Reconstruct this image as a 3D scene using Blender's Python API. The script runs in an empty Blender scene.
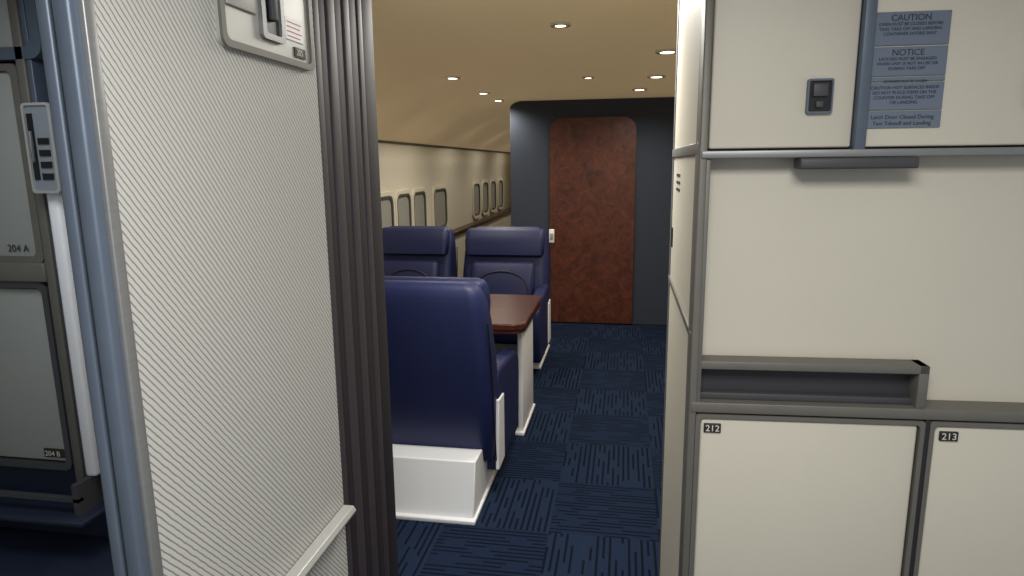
import bpy, math, bmesh
from mathutils import Vector, Matrix
S=bpy.context.scene
S.view_settings.view_transform='Standard'
COL=bpy.context.collection
# ---------------------------------------------------------------- materials
def lin(c):
    return tuple(((v/255)/12.92 if v/255<=.04045 else ((v/255+.055)/1.055)**2.4) for v in c)+(1,)
def mat(name,rgb,rough=.5,metal=0.,var=.06,scale=6.,bump=0.,bscale=200.,emit=0,spec=.5,stretch=None):
    m=bpy.data.materials.new(name);m.use_nodes=True
    nt=m.node_tree;N=nt.nodes;L=nt.links;b=N['Principled BSDF']
    b.inputs['Roughness'].default_value=rough;b.inputs['Metallic'].default_value=metal
    b.inputs['Specular IOR Level'].default_value=spec
    tc=N.new('ShaderNodeTexCoord')
    src=tc.outputs['Object']
    if stretch:
        mp=N.new('ShaderNodeMapping');mp.inputs['Scale'].default_value=stretch
        L.new(src,mp.inputs[0]);src=mp.outputs[0]
    no=N.new('ShaderNodeTexNoise');no.inputs['Scale'].default_value=scale;no.inputs['Detail'].default_value=4
    L.new(src,no.inputs['Vector'])
    mx=N.new('ShaderNodeMix');mx.data_type='RGBA'
    c=lin(rgb)
    mx.inputs['A'].default_value=tuple(max(0,v*(1-var)) for v in c[:3])+(1,)
    mx.inputs['B'].default_value=tuple(min(1,v*(1+var)) for v in c[:3])+(1,)
    L.new(no.outputs['Fac'],mx.inputs['Factor']);L.new(mx.outputs['Result'],b.inputs['Base Color'])
    if bump:
        n2=N.new('ShaderNodeTexNoise');n2.inputs['Scale'].default_value=bscale
        L.new(tc.outputs['Object'],n2.inputs['Vector'])
        bp=N.new('ShaderNodeBump');bp.inputs['Strength'].default_value=bump;bp.inputs['Distance'].default_value=.002
        L.new(n2.outputs['Fac'],bp.inputs['Height']);L.new(bp.outputs[0],b.inputs['Normal'])
    if emit:
        b.inputs['Emission Color'].default_value=c;b.inputs['Emission Strength'].default_value=emit
    return m
def mth(nt,op,a,b=None,c=None):
    n=nt.nodes.new('ShaderNodeMath');n.operation=op
    for i,v in enumerate((a,b,c)):
        if v is None: continue
        if isinstance(v,(int,float)): n.inputs[i].default_value=v
        else: nt.links.new(v,n.inputs[i])
    return n.outputs[0]
def mixc(nt,fac,A,B):
    n=nt.nodes.new('ShaderNodeMix');n.data_type='RGBA'
    nt.links.new(fac,n.inputs['Factor'])
    for k,v in(('A',A),('B',B)):
        if isinstance(v,tuple): n.inputs[k].default_value=v
        else: nt.links.new(v,n.inputs[k])
    return n.outputs['Result']
M={}
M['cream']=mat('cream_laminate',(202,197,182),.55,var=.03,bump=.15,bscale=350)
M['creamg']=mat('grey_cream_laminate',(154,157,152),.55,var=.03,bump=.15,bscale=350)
M['creamw']=mat('cream_liner',(224,218,200),.6,var=.03)
M['ceil']=mat('ceiling_liner_fill_glow',(232,205,160),.6,var=.03,scale=2,emit=.15)  # weak emission added to brighten the liner in place of bounced light
M['alu']=mat('brushed_aluminium',(134,135,136),.42,.5,var=.12,scale=30,stretch=(1,1,8))
M['alud']=mat('grey_extrusion',(108,105,99),.5,.15,var=.1,scale=20)
M['alub']=mat('blue_grey_extrusion',(92,103,118),.45,.3,var=.12,scale=25)
M['dark']=mat('dark_rubber',(38,36,40),.6,var=.1)
M['trayin']=mat('charcoal_laminate',(66,66,69),.55,var=.05)
M['slot']=mat('dark_slot_lining',(52,52,56),.6,var=.05)
M['black']=mat('black_plastic',(14,14,16),.4)
M['white']=mat('white_panel',(243,244,246),.45,var=.02)
M['latchw']=mat('latch_housing_grey',(140,146,154),.45,.2,var=.05)
M['plate']=mat('latch_plate_metal',(176,176,172),.4,.25,var=.06,scale=12)
M['slate']=mat('slate_bulkhead_fabric',(50,58,72),.8,var=.08,scale=60,bump=.2,bscale=400)
M['navy']=mat('navy_leather',(28,36,78),.5,var=.14,scale=9,bump=.25,bscale=180,spec=.4)
M['navyd']=mat('navy_piping',(14,18,42),.5)
M['curt']=mat('aubergine_trim',(60,52,58),.6,var=.1)
M['curtd']=mat('aubergine_trim_dark',(32,27,33),.65,var=.1)
M['placard']=mat('placard_grey_blue',(102,113,130),.5,var=.04)
M['ink']=mat('placard_ink',(34,42,58),.6)
M['labeldk']=mat('label_dark',(40,38,36),.6)
M['labeltx']=mat('label_text',(215,212,200),.6)
M['red']=mat('red_print',(190,40,45),.5)
M['pane']=mat('window_shade_grey',(160,160,152),.4,var=.06)
M['reveal']=mat('window_reveal',(78,78,76),.6)
M['glow']=mat('lamp_lens',(255,246,225),.4,emit=6)
M['chrome']=mat('bezel_ivory',(225,215,195),.4)
M['blued']=mat('dark_blue_bay',(26,36,58),.6,var=.2)
M['maroon']=mat('ledge_wood',(64,34,28),.35,var=.3,scale=12)
def burl(name,a,b,c,sc,rough):
    m=bpy.data.materials.new(name);m.use_nodes=True;nt=m.node_tree;N=nt.nodes;L=nt.links
    bs=N['Principled BSDF'];bs.inputs['Roughness'].default_value=rough
    tc=N.new('ShaderNodeTexCoord')
    n1=N.new('ShaderNodeTexNoise');n1.inputs['Scale'].default_value=sc;n1.inputs['Detail'].default_value=8;n1.inputs['Distortion'].default_value=1.6;n1.inputs['Roughness'].default_value=.7
    n2=N.new('ShaderNodeTexNoise');n2.inputs['Scale'].default_value=sc*5;n2.inputs['Detail'].default_value=5;n2.inputs['Distortion'].default_value=1
    L.new(tc.outputs['Object'],n1.inputs[0]);L.new(tc.outputs['Object'],n2.inputs[0])
    r=N.new('ShaderNodeValToRGB');L.new(n1.outputs['Fac'],r.inputs[0])
    e=r.color_ramp.elements;e[0].position=.33;e[0].color=lin(a);e[1].position=.68;e[1].color=lin(c)
    k=e.new(.5);k.color=lin(b)
    s=mth(nt,'MULTIPLY',n2.outputs['Fac'],.7)
    o=mixc(nt,s,r.outputs[0],lin(a));L.new(o,bs.inputs['Base Color'])
    return m
M['burl']=burl('walnut_burl_door',(56,27,18),(96,47,29),(122,66,42),8,.4)
M['burlt']=burl('walnut_burl_table',(40,16,10),(82,37,22),(118,60,34),10,.3)
def carpet():
    m=bpy.data.materials.new('navy_carpet_tiles');m.use_nodes=True;nt=m.node_tree;N=nt.nodes;L=nt.links
    bs=N['Principled BSDF'];bs.inputs['Roughness'].default_value=.95;bs.inputs['Specular IOR Level'].default_value=.1
    tc=N.new('ShaderNodeTexCoord');sp=N.new('ShaderNodeSeparateXYZ');L.new(tc.outputs['Object'],sp.inputs[0])
    T=.46
    x=mth(nt,'DIVIDE',mth(nt,'ADD',sp.outputs[0],20.07),T);y=mth(nt,'DIVIDE',mth(nt,'ADD',sp.outputs[1],20.),T)
    par=mth(nt,'MODULO',mth(nt,'ADD',mth(nt,'FLOOR',x),mth(nt,'FLOOR',y)),2.)
    inv=mth(nt,'SUBTRACT',1.,par)
    s=mth(nt,'ADD',mth(nt,'MULTIPLY',x,par),mth(nt,'MULTIPLY',y,inv))
    t=mth(nt,'ADD',mth(nt,'MULTIPLY',y,par),mth(nt,'MULTIPLY',x,inv))
    s12=mth(nt,'MULTIPLY',s,18.)
    fs=mth(nt,'FRACT',s12);line=mth(nt,'LESS_THAN',fs,.4)
    row=mth(nt,'FLOOR',s12)
    cv=N.new('ShaderNodeCombineXYZ');L.new(row,cv.inputs[0])
    wn=N.new('ShaderNodeTexWhiteNoise');wn.noise_dimensions='3D';L.new(cv.outputs[0],wn.inputs[0])
    tt=mth(nt,'ADD',mth(nt,'MULTIPLY',t,5.),mth(nt,'MULTIPLY',wn.outputs[0],7.))
    c2=N.new('ShaderNodeCombineXYZ');L.new(row,c2.inputs[0]);L.new(mth(nt,'FLOOR',tt),c2.inputs[1])
    w2=N.new('ShaderNodeTexWhiteNoise');w2.noise_dimensions='3D';L.new(c2.outputs[0],w2.inputs[0])
    on=mth(nt,'GREATER_THAN',w2.outputs[0],.3)
    k=mth(nt,'MULTIPLY',line,on)
    no=N.new('ShaderNodeTexNoise');no.inputs['Scale'].default_value=260;L.new(tc.outputs['Object'],no.inputs[0])
    tone=mixc(nt,par,lin((30,44,68)),lin((36,51,76)))
    base=mixc(nt,no.outputs['Fac'],lin((20,32,53)),tone)
    col=mixc(nt,k,base,lin((13,19,34)))
    L.new(col,bs.inputs['Base Color'])
    bp=N.new('ShaderNodeBump');bp.inputs['Strength'].default_value=.5;bp.inputs['Distance'].default_value=.003
    L.new(no.outputs['Fac'],bp.inputs['Height']);L.new(bp.outputs[0],bs.inputs['Normal'])
    return m
M['carpet']=carpet()
def hatch():
    m=bpy.data.materials.new('diagonal_weave_wallcovering');m.use_nodes=True;nt=m.node_tree;N=nt.nodes;L=nt.links
    bs=N['Principled BSDF'];bs.inputs['Roughness'].default_value=.6
    tc=N.new('ShaderNodeTexCoord');sp=N.new('ShaderNodeSeparateXYZ');L.new(tc.outputs['Object'],sp.inputs[0])
    no=N.new('ShaderNodeTexNoise');no.inputs['Scale'].default_value=70;no.inputs['Detail'].default_value=2;L.new(tc.outputs['Object'],no.inputs[0])
    s=mth(nt,'ADD',mth(nt,'MULTIPLY',sp.outputs[1],.77),mth(nt,'MULTIPLY',sp.outputs[2],.64))
    s=mth(nt,'ADD',s,mth(nt,'MULTIPLY',no.outputs['Fac'],.0028))
    w=mth(nt,'FRACT',mth(nt,'MULTIPLY',s,125.))
    tri=mth(nt,'ABSOLUTE',mth(nt,'SUBTRACT',w,.5))
    k=mth(nt,'SMOOTH_MIN',mth(nt,'MULTIPLY',tri,5.),1.,.3)
    col=mixc(nt,k,lin((100,98,95)),lin((190,189,184)))
    L.new(col,bs.inputs['Base Color'])
    bp=N.new('ShaderNodeBump');bp.inputs['Strength'].default_value=.35;bp.inputs['Distance'].default_value=.0015
    L.new(k,bp.inputs['Height']);L.new(bp.outputs[0],bs.inputs['Normal'])
    return m
M['hatch']=hatch()
# ---------------------------------------------------------------- mesh helpers
def empty(name,loc=(0,0,0),rz=0,parent=None):
    o=bpy.data.objects.new(name,None);COL.objects.link(o);o.location=loc;o.rotation_euler[2]=rz
    o.empty_display_size=.1
    if parent:o.parent=parent
    return o
def finish(me,name,m,parent,smooth=None,bevel=0,seg=3):
    o=bpy.data.objects.new(name,me);COL.objects.link(o)
    me.materials.append(m)
    if parent:o.parent=parent
    if smooth is not None:
        for p in me.polygons:p.use_smooth=True
        me.set_sharp_from_angle(angle=math.radians(smooth))
    if bevel:
        b=o.modifiers.new('bevel','BEVEL');b.width=bevel;b.segments=seg;b.limit_method='ANGLE'
        for p in me.polygons:p.use_smooth=True
        b.harden_normals=False
    return o
def frombm(bm,name,m,parent=None,**k):
    bmesh.ops.recalc_face_normals(bm,faces=bm.faces)
    me=bpy.data.meshes.new(name);bm.to_mesh(me);bm.free()
    return finish(me,name,m,parent,**k)
def boxes(name,lst,m,parent=None,bevel=0,seg=2):
    bm=bmesh.new()
    for x0,x1,y0,y1,z0,z1 in lst:
        vs=[bm.verts.new((x,y,z)) for x in(x0,x1) for y in(y0,y1) for z in(z0,z1)]
        for f in((0,1,3,2),(4,6,7,5),(0,4,5,1),(2,3,7,6),(0,2,6,4),(1,5,7,3)):bm.faces.new([vs[i] for i in f])
    return frombm(bm,name,m,parent,bevel=bevel,seg=seg)
def box(name,x0,x1,y0,y1,z0,z1,m,parent=None,bevel=0,seg=2):
    return boxes(name,[(x0,x1,y0,y1,z0,z1)],m,parent,bevel,seg)
def rr(w,h,r,n=6,rs=None):
    rs=rs or (r,)*4;P=[]
    for (sx,sy,a0),q in zip(((1,1,0),(-1,1,90),(-1,-1,180),(1,-1,270)),rs):
        q=max(q,1e-4)
        for i in range(n+1):
            a=math.radians(a0+90*i/n)
            P.append((sx*(w/2-q)+q*math.cos(a),sy*(h/2-q)+q*math.sin(a)))
    return P
def prism(name,pts,axis,a,b,m,parent=None,smooth=40,bevel=0):
    def P(p,t):
        return {'x':(t,p[0],p[1]),'y':(p[0],t,p[1]),'z':(p[0],p[1],t)}[axis]
    bm=bmesh.new()
    A=[bm.verts.new(P(p,a)) for p in pts];B=[bm.verts.new(P(p,b)) for p in pts]
    n=len(pts);bm.faces.new(A);bm.faces.new(B[::-1])
    for i in range(n):bm.faces.new((A[i],A[(i+1)%n],B[(i+1)%n],B[i]))
    return frombm(bm,name,m,parent,smooth=smooth,bevel=bevel)
def ring(name,outer,inner,axis,a,b,m,parent=None):
    def P(p,t):
        return {'x':(t,p[0],p[1]),'y':(p[0],t,p[1]),'z':(p[0],p[1],t)}[axis]
    bm=bmesh.new();n=len(outer)
    V=[[bm.verts.new(P(p,t)) for p in pts] for pts,t in((outer,a),(outer,b),(inner,b),(inner,a))]
    for k in range(4):
        A,B=V[k],V[(k+1)%4]
        for i in range(n):bm.faces.new((A[i],A[(i+1)%n],B[(i+1)%n],B[i]))
    return frombm(bm,name,m,parent,smooth=40)
def off(P,x,y):return [(p[0]+x,p[1]+y) for p in P]
def loft(name,secs,m,parent=None,n=7,smooth=60):
    bm=bmesh.new();R=[]
    for cx,cy,cz,w,d,r in secs:
        R.append([bm.verts.new((cx+p[0],cy+p[1],cz)) for p in rr(w,d,min(r,w/2-.001,d/2-.001),n)])
    k=len(R[0])
    bm.faces.new(R[0][::-1]);bm.faces.new(R[-1])
    for A,B in zip(R,R[1:]):
        for i in range(k):bm.faces.new((A[i],A[(i+1)%k],B[(i+1)%k],B[i]))
    return frombm(bm,name,m,parent,smooth=smooth)
def tube(name,pts,r,m,parent=None,cyc=False):
    c=bpy.data.curves.new(name,'CURVE');c.dimensions='3D';c.bevel_depth=r;c.bevel_resolution=3
    s=c.splines.new('POLY');s.points.add(len(pts)-1)
    for q,p in zip(s.points,pts):q.co=(*p,1)
    s.use_cyclic_u=cyc;c.use_fill_caps=True
    o=bpy.data.objects.new(name,c);COL.objects.link(o);c.materials.append(m)
    if parent:o.parent=parent
    return o
def text(name,body,x,y,z,size,m,parent=None,align='LEFT',rot=(math.pi/2,0,0)):
    c=bpy.data.curves.new(name,'FONT');c.body=body;c.size=size;c.align_x=align;c.extrude=.0003;c.space_line=.9
    o=bpy.data.objects.new(name,c);COL.objects.link(o);c.materials.append(m)
    o.location=(x,y,z);o.rotation_euler=rot
    if parent:o.parent=parent
    return o
# ---------------------------------------------------------------- camera
f,yaw,pit,rol=653.,math.radians(9.81),math.radians(10.73),math.radians(-0.62)
cy,sy,cp,sp_=math.cos(yaw),math.sin(yaw),math.cos(pit),math.sin(pit)
F=Vector((-sy*cp,cy*cp,-sp_));R0=Vector((cy,sy,0));U0=Vector((-sy*sp_,cy*sp_,cp))
R=math.cos(rol)*R0+math.sin(rol)*U0;U=-math.sin(rol)*R0+math.cos(rol)*U0
cam=bpy.data.cameras.new('camera');cam.lens=f*36/1024;cam.sensor_width=36;cam.clip_start=.02
co=bpy.data.objects.new('camera',cam);COL.objects.link(co)
mw=Matrix((R,U,-F)).transposed().to_4x4();mw.translation=(0,0,1.55);co.matrix_world=mw
S.camera=co
# ---------------------------------------------------------------- shell
YE=13.
box('floor',-2.3,2.0,-1.,YE,-.06,0,M['carpet'])
def shellstrip(name,prof,y0,y1,m,ny=1):
    bm=bmesh.new();Rw=[]
    for j in range(ny+1):
        y=y0+(y1-y0)*j/ny;Rw.append([bm.verts.new((x,y,z)) for x,z in prof])
    for A,B in zip(Rw,Rw[1:]):
        for i in range(len(prof)-1):bm.faces.new((A[i],A[i+1],B[i+1],B[i]))
    me=bpy.data.meshes.new(name);bm.to_mesh(me);bm.free()
    o=finish(me,name,m,None,smooth=50)
    s=o.modifiers.new('thick','SOLIDIFY');s.thickness=.02;s.offset=0
    return o
CX=-.25
left=[(-2.095,0),(-2.10,.4),(-2.105,.8),(-2.10,1.2),(-2.09,1.5),(-2.07,1.75)]
arc=[(-2.07,1.765),(-1.98,1.79),(-1.86,1.87),(-1.72,1.96),(-1.56,2.045),(-1.40,2.10),(-1.2,2.14),(-.95,2.155)]
mir=lambda P:[(2*CX-x,z) for x,z in P[::-1]]
shellstrip('wall_left',left,2.18,YE,M['creamw'])
shellstrip('wall_right',mir(left),2.16,YE,M['creamw'])
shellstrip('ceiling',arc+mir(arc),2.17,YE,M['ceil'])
box('ceiling_vestibule',-2.25,1.75,-1.,2.18,2.145,2.17,M['creamw'])
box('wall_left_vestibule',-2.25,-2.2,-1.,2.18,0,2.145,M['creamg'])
box('wall_back',-2.2,1.7,YE,YE+.03,0,2.3,M['creamw'])
box('trim_1',-2.065,-2.045,2.2,YE,1.745,1.772,M['alud'])
def window(i,y0,y1):
    e=empty('window_%d'%i,(-.025,0,0))
    w=y1-y0;yc=(y0+y1)/2;zc=1.06
    ring('frame',off(rr(w+.06,.52,.11),yc,zc),off(rr(w-.01,.45,.09),yc,zc),'x',-2.068,-2.046,M['creamw'],e)
    prism('shade',off(rr(w-.01,.45,.09),yc,zc),'x',-2.068,-2.063,M['pane'],e)
    ring('reveal',off(rr(w-.01,.45,.09),yc,zc),off(rr(w-.07,.40,.07),yc,zc),'x',-2.063,-2.050,M['reveal'],e)
for i,(a,b) in enumerate(((5.32,5.72),(5.80,6.22),(6.29,6.72),(7.0,7.55),(8.95,9.37),(9.55,9.97),(10.15,10.57),(10.8,11.2)),1):
    window(i,a,b)
led=empty('window_ledge')
box('top',-2.05,-1.93,5.62,YE-.01,.735,.78,M['maroon'],led,.008)
box('fascia',-2.05,-1.96,5.62,YE-.01,0,.735,M['creamw'],led)
# far bulkhead
bw=empty('wall_bulkhead')
W0,W1,Z1=-1.093,.62,2.135
pts=[(W0,0),(W1,0),(W1,Z1)]
for i in range(9):
    a=math.radians(90+90*i/8);pts.append((W0+.12+.12*math.cos(a),Z1-.07+.07*math.sin(a)))
prism('panel',pts,'y',6.3,6.42,M['slate'],bw,bevel=.008)
dr=empty('door_1')
dl,drt,dt=-.709,.09,1.97
dp=off(rr(drt-dl,dt-.015,.12,8,(.12,.12,.005,.005)),(dl+drt)/2,(dt+.015)/2)
prism('leaf',dp,'y',6.275,6.295,M['burl'],dr)
ring('gap',off(rr(drt-dl+.02,dt+.005,.13,8,(.13,.13,.005,.005)),(dl+drt)/2,(dt+.02)/2),dp,'y',6.285,6.299,M['dark'],dr)
box('handle_plate',dl-.005,dl+.045,6.262,6.276,.80,.93,M['white'],dr,.004)
box('handle_lever',dl+.005,dl+.035,6.25,6.262,.835,.895,M['plate'],dr,.004)
# downlights
dls=[(-.29,2.98,.03),(-1.18,4.5,.05),(-1.18,5.5,.05),(-1.18,6.15,.05),(.21,3.8,.05),(.2,4.85,.05),(.10,5.65,.05),(-.27,4.78,.03),(-1.3,7.6,.05),(-1.3,9.2,.05),(-1.3,11,.05)]
for x,y,r in dls:
    e=empty('ceiling_downlight',(x,y,2.148))
    if x<-1.1:e.location.z=2.14
    C=[(math.cos(t*math.pi/10),math.sin(t*math.pi/10)) for t in range(20)]
    ring('bezel',[(p[0]*(r+.014),p[1]*(r+.014)) for p in C],[(p[0]*r*.8,p[1]*r*.8) for p in C],'z',-.014,0,M['chrome'],e)
    prism('lens',[(p[0]*r*.8,p[1]*r*.8) for p in C],'z',-.011,-.004,M['glow'],e)
    l=bpy.data.lights.new('downlight_lamp','SPOT');l.energy=(26 if r>.04 else 12)*(1.5 if y>7 else 1);l.color=(1,.93,.80);l.spot_size=math.radians(160);l.spot_blend=.8;l.shadow_soft_size=.04
    o=bpy.data.objects.new('downlight_lamp',l);COL.objects.link(o);o.parent=e;o.location=(0,0,-.03)
# ---------------------------------------------------------------- seats
def seat(x,y,rz,pl=.46,pw=.325,px=0,sx=1):
    """local +y is the direction the sitter faces; origin on floor"""
    e=empty('leather_armchair',(x,y,0),rz);e.scale.x=sx
    n=M['navy']
    prism('plinth',[(-pl-.04,0),(.10,0),(.10,.24),(-pl+.02,.262)],'x',px-pw,px+pw,M['white'],e,smooth=20,bevel=.006)
    box('plinth_foot',px-pw-.01,px+pw+.01,-pl-.06,.12,0,.02,M['white'],e,.004)
    loft('seat_cushion',[(0,.06,.25,.52,.54,.05),(0,.06,.28,.54,.58,.07),(0,.06,.43,.54,.60,.08),(0,.06,.47,.51,.56,.08),(0,.06,.485,.44,.48,.08)],n,e)
    secs=[]
    for t,wd,dp,r in((0,.67,.22,.05),(.02,.69,.24,.06),(.2,.705,.27,.07),(.4,.71,.26,.07),(.6,.705,.235,.07),(.8,.69,.19,.07),(.88,.675,.165,.065),(.93,.655,.145,.06),(.965,.625,.12,.055),(.985,.585,.09,.044),(1.,.51,.05,.024)):
        secs.append((0,-.22-.17*t,.18+.865*t,wd,dp,r))
    loft('back_shell',secs,n,e)
    secs=[]
    for t,wd,dp,r in((0,.46,.05,.02),(.04,.50,.10,.045),(.5,.52,.12,.055),(.93,.51,.10,.045),(1,.47,.05,.02)):
        secs.append((0,-.088-.085*t,.46+.33*t,wd,dp,r))
    loft('back_cushion',secs,n,e)
    secs=[]
    for t,wd,dp,r in((0,.60,.05,.02),(.05,.635,.10,.045),(.5,.65,.13,.05),(.85,.64,.11,.045),(.96,.61,.07,.033),(1,.56,.035,.016)):
        secs.append((0,-.225-.055*t,.83+.215*t,wd,dp,r))
    loft('headrest',secs,n,e)
    P=[]
    for i in range(21):
        a=math.pi*i/20;zz=.50+.22*max(0,math.sin(a))**.6
        P.append((.215*math.cos(a),-.088-.085*(zz-.46)/.33+.056,zz))
    tube('back_seam',P,.007,M['navyd'],e)
    for s,nm in((-1,'armrest_left'),(1,'armrest_right')):
        prof=[(-.26,.10),(.30,.10),(.34,.18),(.36,.40),(.35,.50),(.31,.545),(.22,.57),(-.10,.60),(-.22,.61),(-.28,.58)]
        a0,a1=sorted((s*.27,s*.360))
        prism(nm,prof,'x',a0,a1,n,e,smooth=45,bevel=.022)
        a0,a1=sorted((s*.350,s*.367))
        prism(nm+'_side_panel',[(-.30,.13),(-.15,.13),(-.15,.46),(-.28,.47)],'x',a0,a1,M['white'],e,bevel=.004)
        tube('shell_piping_%s'%nm[8:],[(s*.354*(1 if t<.7 else .984),-.22-.17*t-.085+.03*t,.18+.865*t) for t in (0,.2,.4,.6,.8)],.004,M['navyd'],e)
    return e
seat(-.925,3.12,0,.52,.31,-.01)
seat(-.945,4.90,math.pi)
seat(-1.71,4.90,math.pi,sx=.93)
seat(-1.70,3.12,0,.52,sx=.95)
# table
tb=empty('conference_table')
prism('top',off(rr(1.40,.80,.05,6,(.07,.02,.02,.07)),-1.205,3.69),'z',.685,.722,M['burlt'],tb,bevel=.008)
prism('edge_band',off(rr(1.385,.785,.05,6,(.065,.02,.02,.065)),-1.205,3.69),'z',.668,.685,M['burlt'],tb)
box('pedestal',-.585,-.556,3.54,3.98,0,.668,M['white'],tb,.006)
box('pedestal_foot',-.600,-.546,3.52,4.0,0,.02,M['white'],tb,.004)
box('wall_support',-1.85,-1.78,3.5,3.96,0,.668,M['white'],tb,.006)
# ---------------------------------------------------------------- left partition
pw=empty('wall_partition')
box('panel',-.640,-.60,.69,1.25,0,2.14,M['hatch'],pw)
box('edge_outer',-.648,-.632,.668,.69,0,2.14,M['alub'],pw,.003)
box('edge_channel',-.632,-.626,.674,.69,0,2.14,M['dark'],pw)
box('edge_inner',-.626,-.604,.666,.691,0,2.14,M['alub'],pw,.004)
box('edge_lip',-.606,-.597,.680,.697,0,2.14,M['alu'],pw,.002)
box('rear_skin',-.648,-.640,.69,1.56,0,2.14,M['alub'],pw)
ct=empty('doorway_trim')
box('core',-.640,-.608,1.25,1.575,0,2.14,M['curtd'],ct)
yy=1.25
for i,(wd,h,mm) in enumerate(((.03,.006,'curt'),(.035,.002,'curtd'),(.04,.006,'curt'),(.04,.002,'curtd'),(.035,.006,'curt'),(.045,.002,'curtd'),(.03,.005,'curt'),(.07,.003,'curtd'))):
    box('rib_%d'%(i+1),-.610,-.606+h,yy+.002,yy+wd-.002,0,2.14,M[mm],ct,.002);yy+=wd
lp=empty('door_latch_plate')
lp.location.y=-.012
def yz(y0,y1,z0,z1,r):return off(rr(y1-y0,z1-z0,r),(y0+y1)/2,(z0+z1)/2)
prism('plate',yz(.942,1.236,1.728,2.03,.015),'x',-.600,-.594,M['plate'],lp)
ring('rim',yz(.942,1.236,1.728,2.03,.015),yz(.953,1.225,1.739,2.02,.012),'x',-.594,-.589,M['alud'],lp)
ring('recess_frame',yz(1.052,1.125,1.758,1.99,.008),yz(1.064,1.113,1.768,1.98,.006),'x',-.594,-.586,M['alu'],lp)
prism('recess',yz(1.064,1.113,1.768,1.98,.006),'x',-.595,-.591,M['black'],lp)
box('handle',-.592,-.582,1.080,1.098,1.79,1.96,M['trayin'],lp,.003)
box('card_frame',-.594,-.589,.96,1.04,1.79,2.0,M['plate'],lp,.002)
box('warning_label',-.594,-.592,1.138,1.20,1.772,1.81,M['white'],lp)
for i in range(4):
    box('warning_print_%d'%i,-.592,-.5915,1.142,1.195-.006*(i%2),1.801-.008*i,1.8028-.008*i,M['red'],lp)
rt=(math.pi/2,0,math.pi/2)
box('seat_tag',-.594,-.5915,1.165,1.205,1.745,1.762,M['labeldk'],lp)
text('tag_text','205',-.591,1.170,1.7485,.016,M['labeltx'],lp,rot=rt)
hr=empty('handrail')
prism('rail',[(-.598,.800),(-.570,.800),(-.568,.806),(-.574,.816),(-.598,.816)],'y',.70,1.245,M['plate'],hr,bevel=.002)
# ---------------------------------------------------------------- left galley 204
lg=empty('galley_storage_unit')
box('carcass',-2.19,-1.62,1.80,2.16,0,2.14,M['trayin'],lg)
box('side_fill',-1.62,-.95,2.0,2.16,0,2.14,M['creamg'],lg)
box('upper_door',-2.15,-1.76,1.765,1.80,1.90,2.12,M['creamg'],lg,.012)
ring('upper_frame',off(rr(.50,.26,.04),-1.94,2.0),off(rr(.43,.19,.03),-1.94,2.0),'y',1.745,1.80,M['alub'],lg)
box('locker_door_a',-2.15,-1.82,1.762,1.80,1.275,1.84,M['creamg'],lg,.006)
ring('locker_frame_a',off(rr(.38,.60,.02),-1.98,1.56),off(rr(.33,.56,.02),-1.98,1.56),'y',1.75,1.80,M['alud'],lg)
box('shelf_bar',-2.19,-1.785,1.74,1.80,1.20,1.262,M['alud'],lg,.006)
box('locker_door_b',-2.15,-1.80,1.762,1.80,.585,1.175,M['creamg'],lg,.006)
ring('locker_frame_b',off(rr(.38,.64,.03),-1.985,.88),off(rr(.34,.60,.02),-1.985,.88),'y',1.748,1.80,M['trayin'],lg)
box('post',-1.785,-1.755,1.745,1.80,.5,2.12,M['alud'],lg,.003)
box('white_column',-1.722,-1.682,1.72,1.80,.56,1.49,M['white'],lg,.01)
boxes('column_stripes',[(-1.752,-1.735,1.75,1.80,.5,2.12),(-1.672,-1.655,1.75,1.80,.5,2.12)],M['alub'],lg,.003)
prism('latch_housing',off(rr(.095,.26,.012),-1.690,1.61),'y',1.70,1.79,M['latchw'],lg)
ring('latch_rim',off(rr(.095,.26,.012),-1.690,1.61),off(rr(.08,.245,.008),-1.690,1.61),'y',1.694,1.70,M['plate'],lg)
boxes('latch_slots',[(-1.725,-1.708,1.696,1.702,1.52,1.71)]+[(-1.698,-1.662,1.696,1.702,1.52+.034*k,1.538+.034*k) for k in range(4)],M['black'],lg)
boxes('latch_levers',[(-1.719,-1.713,1.688,1.70,1.57,1.66)],M['alu'],lg,.002)
box('lower_bay',-2.19,-1.66,1.79,1.82,.0,.555,M['blued'],lg)
box('lower_shelf',-2.19,-1.66,1.62,1.80,.44,.455,M['blued'],lg,.003)
boxes('lower_rails',[(-2.19,-1.70,1.66,1.68,.50,.512),(-1.72,-1.70,1.66,1.8,.44,.56)],M['trayin'],lg)
box('toe_plinth',-2.19,-1.5,1.45,1.80,0,.30,M['blued'],lg)
text('label_204a','204 A',-1.925,1.758,1.295,.032,M['labeldk'],lg)
box('label_204b_plate',-1.905,-1.825,1.757,1.762,.60,.63,M['labeldk'],lg)
text('label_204b','204 B',-1.90,1.755,.606,.025,M['labeltx'],lg)
# ---------------------------------------------------------------- right galley
rg=empty('galley_cabinet')
box('side_panel',.150,.162,1.405,2.15,0,2.13,M['cream'],rg)
box('body',.163,1.45,1.50,2.15,0,2.13,M['cream'],rg)
box('side_edge_trim',.146,.160,2.135,2.155,0,2.13,M['alu'],rg,.002)
box('side_band_upper',.144,.152,1.40,2.15,1.565,1.59,M['alu'],rg,.002)
box('side_band_lower',.144,.152,1.40,2.15,1.175,1.192,M['alud'],rg,.002)
box('side_latch',.1475,.152,2.08,2.13,1.29,1.35,M['black'],rg)
for i in range(3):box('side_note_%d'%i,.1485,.151,1.88,2.0,1.47+.02*i,1.478+.02*i,M['ink'],rg)
fr=empty('front',(.15,1.39,0),math.radians(3),rg)
D=.05
box('corner_post',-.004,.012,-.004,D,0,2.13,M['alud'],fr,.003)
box('upper_panel_left',.016,.288,.008,D,1.576,2.12,M['cream'],fr,.004)
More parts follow.
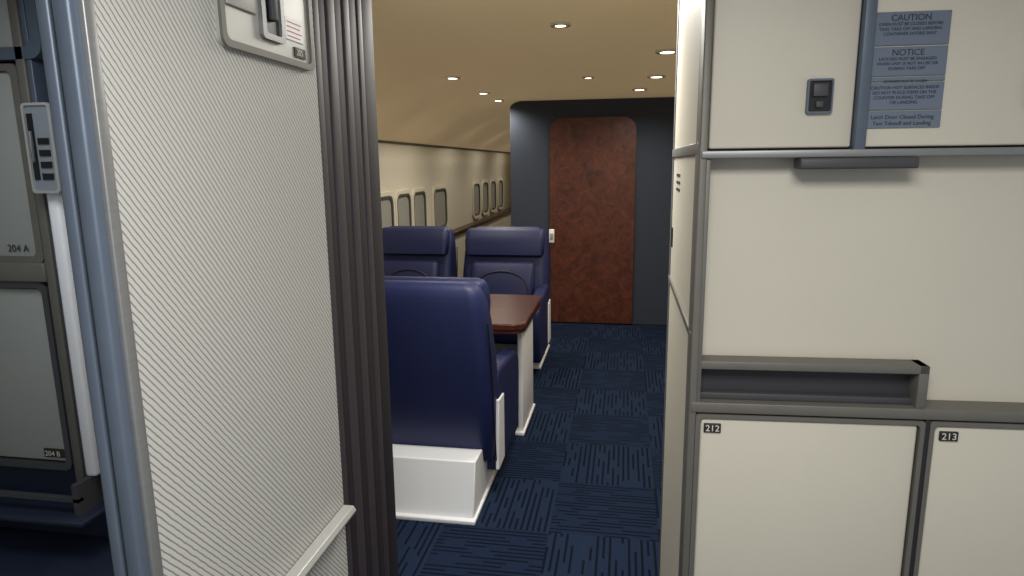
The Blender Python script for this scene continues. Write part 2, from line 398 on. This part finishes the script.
box('upper_panel_right',.313,1.1,.008,D,1.576,2.12,M['cream'],fr,.004)
box('upper_backing',.010,1.1,.03,D+.005,1.56,2.12,M['dark'],fr)
box('upper_divider',.2895,.3115,-.006,D,1.57,2.12,M['alub'],fr,.003)
box('transom',.0,1.1,-.008,D,1.557,1.572,M['alu'],fr,.0015)
box('recess_back',.014,1.1,.055,.07,1.03,1.56,M['cream'],fr)
box('recess_left_trim',.011,.020,.0,D+.01,1.04,1.556,M['alud'],fr,.001)
box('pull_bar',.188,.408,-.018,.03,1.534,1.556,M['trayin'],fr,.004)
box('counter_nosing',.0,1.1,-.006,.06,1.018,1.041,M['alud'],fr,.002)
boxes('tray_frame',[(.018,.478,.0,.05,1.114,1.132),(.458,.478,.0,.05,1.041,1.132)],M['alud'],fr,.002)
box('tray_inner',.018,.460,.040,.054,1.041,1.116,M['slot'],fr)
box('tray_lower_lip',.018,.460,.018,.040,1.041,1.056,M['trayin'],fr,.002)
def door(i,u0,u1):
    z0,z1=.10,1.014
    ring('cart_door_frame_%d'%i,off(rr(u1-u0,z1-z0,.006),(u0+u1)/2,(z0+z1)/2),off(rr(u1-u0-.018,z1-z0-.018,.01),(u0+u1)/2,(z0+z1)/2),'y',-.004,.03,M['alud'],fr)
    box('cart_door_gasket_%d'%i,u0+.006,u1-.006,.01,.03,z0+.006,z1-.006,M['dark'],fr)
    box('cart_door_%d'%i,u0+.0115,u1-.0115,.002,.03,z0+.0115,z1-.0115,M['cream'],fr,.005)
door(1,.012,.479);door(2,.489,.955)
box('door_mullion',.479,.489,-.002,.04,.08,1.018,M['dark'],fr)
box('kick_plate',0,1.1,.02,.05,0,.10,M['alud'],fr)
for nm,u0,t in(('label_212',.030,'212'),('label_213',.510,'213')):
    box(nm+'_plate',u0,u0+.036,-.003,.003,.972,.992,M['labeldk'],fr,.001)
    text(nm,t,u0+.003,-.0035,.9755,.020,M['labeltx'],fr)
def latch(i,u,z):
    ring('latch_bezel_%d'%i,off(rr(.048,.066,.004),u,z),off(rr(.042,.058,.003),u,z),'y',-.002,.01,M['alub'],fr)
    box('latch_cup_%d'%i,u-.021,u+.021,.003,.009,z-.029,z+.029,M['black'],fr)
    box('latch_paddle_%d'%i,u-.014,u+.014,-.004,.006,z-.001,z+.024,M['trayin'],fr,.002)
    box('latch_tab_%d'%i,u-.007,u+.007,-.003,.006,z-.022,z-.009,M['trayin'],fr,.002)
latch(1,.221,1.674);latch(2,.622,1.674)
def placard(i,z0,z1,lines,size,ttl=None):
    box('placard_%d'%i,.306,.447,.0035,.009,z0,z1,M['placard'],fr)
    y=z1-.003
    if ttl:
        y-=.013;text('placard_title_%d'%i,ttl,.3765,.003,y,.016,M['ink'],fr,'CENTER')
    for k,s in enumerate(lines):
        y-=size*1.12;text('placard_text_%d_%d'%(i,k),s,.3765,.003,y,size,M['ink'],fr,'CENTER')
placard(1,1.765,1.825,['OVEN MUST BE CLOSED BEFORE','TAXI, TAKE OFF AND LANDING','CONTAINER DOORS SHUT'],.0078,'CAUTION')
placard(2,1.709,1.762,['LATCHES MUST BE ENGAGED','WHEN UNIT IS NOT IN USE OR','DURING TAKE OFF'],.0078,'NOTICE')
placard(3,1.699,1.7065,['RETAINERS MUST BE CLOSED'],.006)
placard(4,1.646,1.6965,['CAUTION HOT SURFACES INSIDE','DO NOT PLACE ITEMS ON THE','COUNTER DURING TAKE OFF','OR LANDING'],.0082)
placard(5,1.612,1.6435,['Latch Door Closed During','Taxi Takeoff and Landing'],.0105)
# ---------------------------------------------------------------- lights
def area(name,loc,rot,sx,sy,e,col):
    l=bpy.data.lights.new(name,'AREA');l.shape='RECTANGLE';l.size=sx;l.size_y=sy;l.energy=e;l.color=col
    o=bpy.data.objects.new(name,l);COL.objects.link(o);o.location=loc;o.rotation_euler=rot
    return o
area('vestibule_added_fill',(.12,.1,2.1),(0,0,0),.6,.7,30,(1,.985,.95))  # added fill above the view, brightens galley front and partition; no fixture
area('left_galley_added_fill',(-1.3,1.1,2.1),(0,0,0),.6,.5,7,(.9,.95,1))  # added fill to set the left galley's brightness; no real lamp here
area('entry_added_fill',(-.3,2.35,2.12),(0,0,0),.8,.3,24,(1,.97,.9))  # unseen fill added over the doorway to light the cabin; no fixture
w=bpy.data.worlds.new('world');S.world=w;w.use_nodes=True
w.node_tree.nodes['Background'].inputs[0].default_value=(.95,.97,1,1);w.node_tree.nodes['Background'].inputs[1].default_value=.45
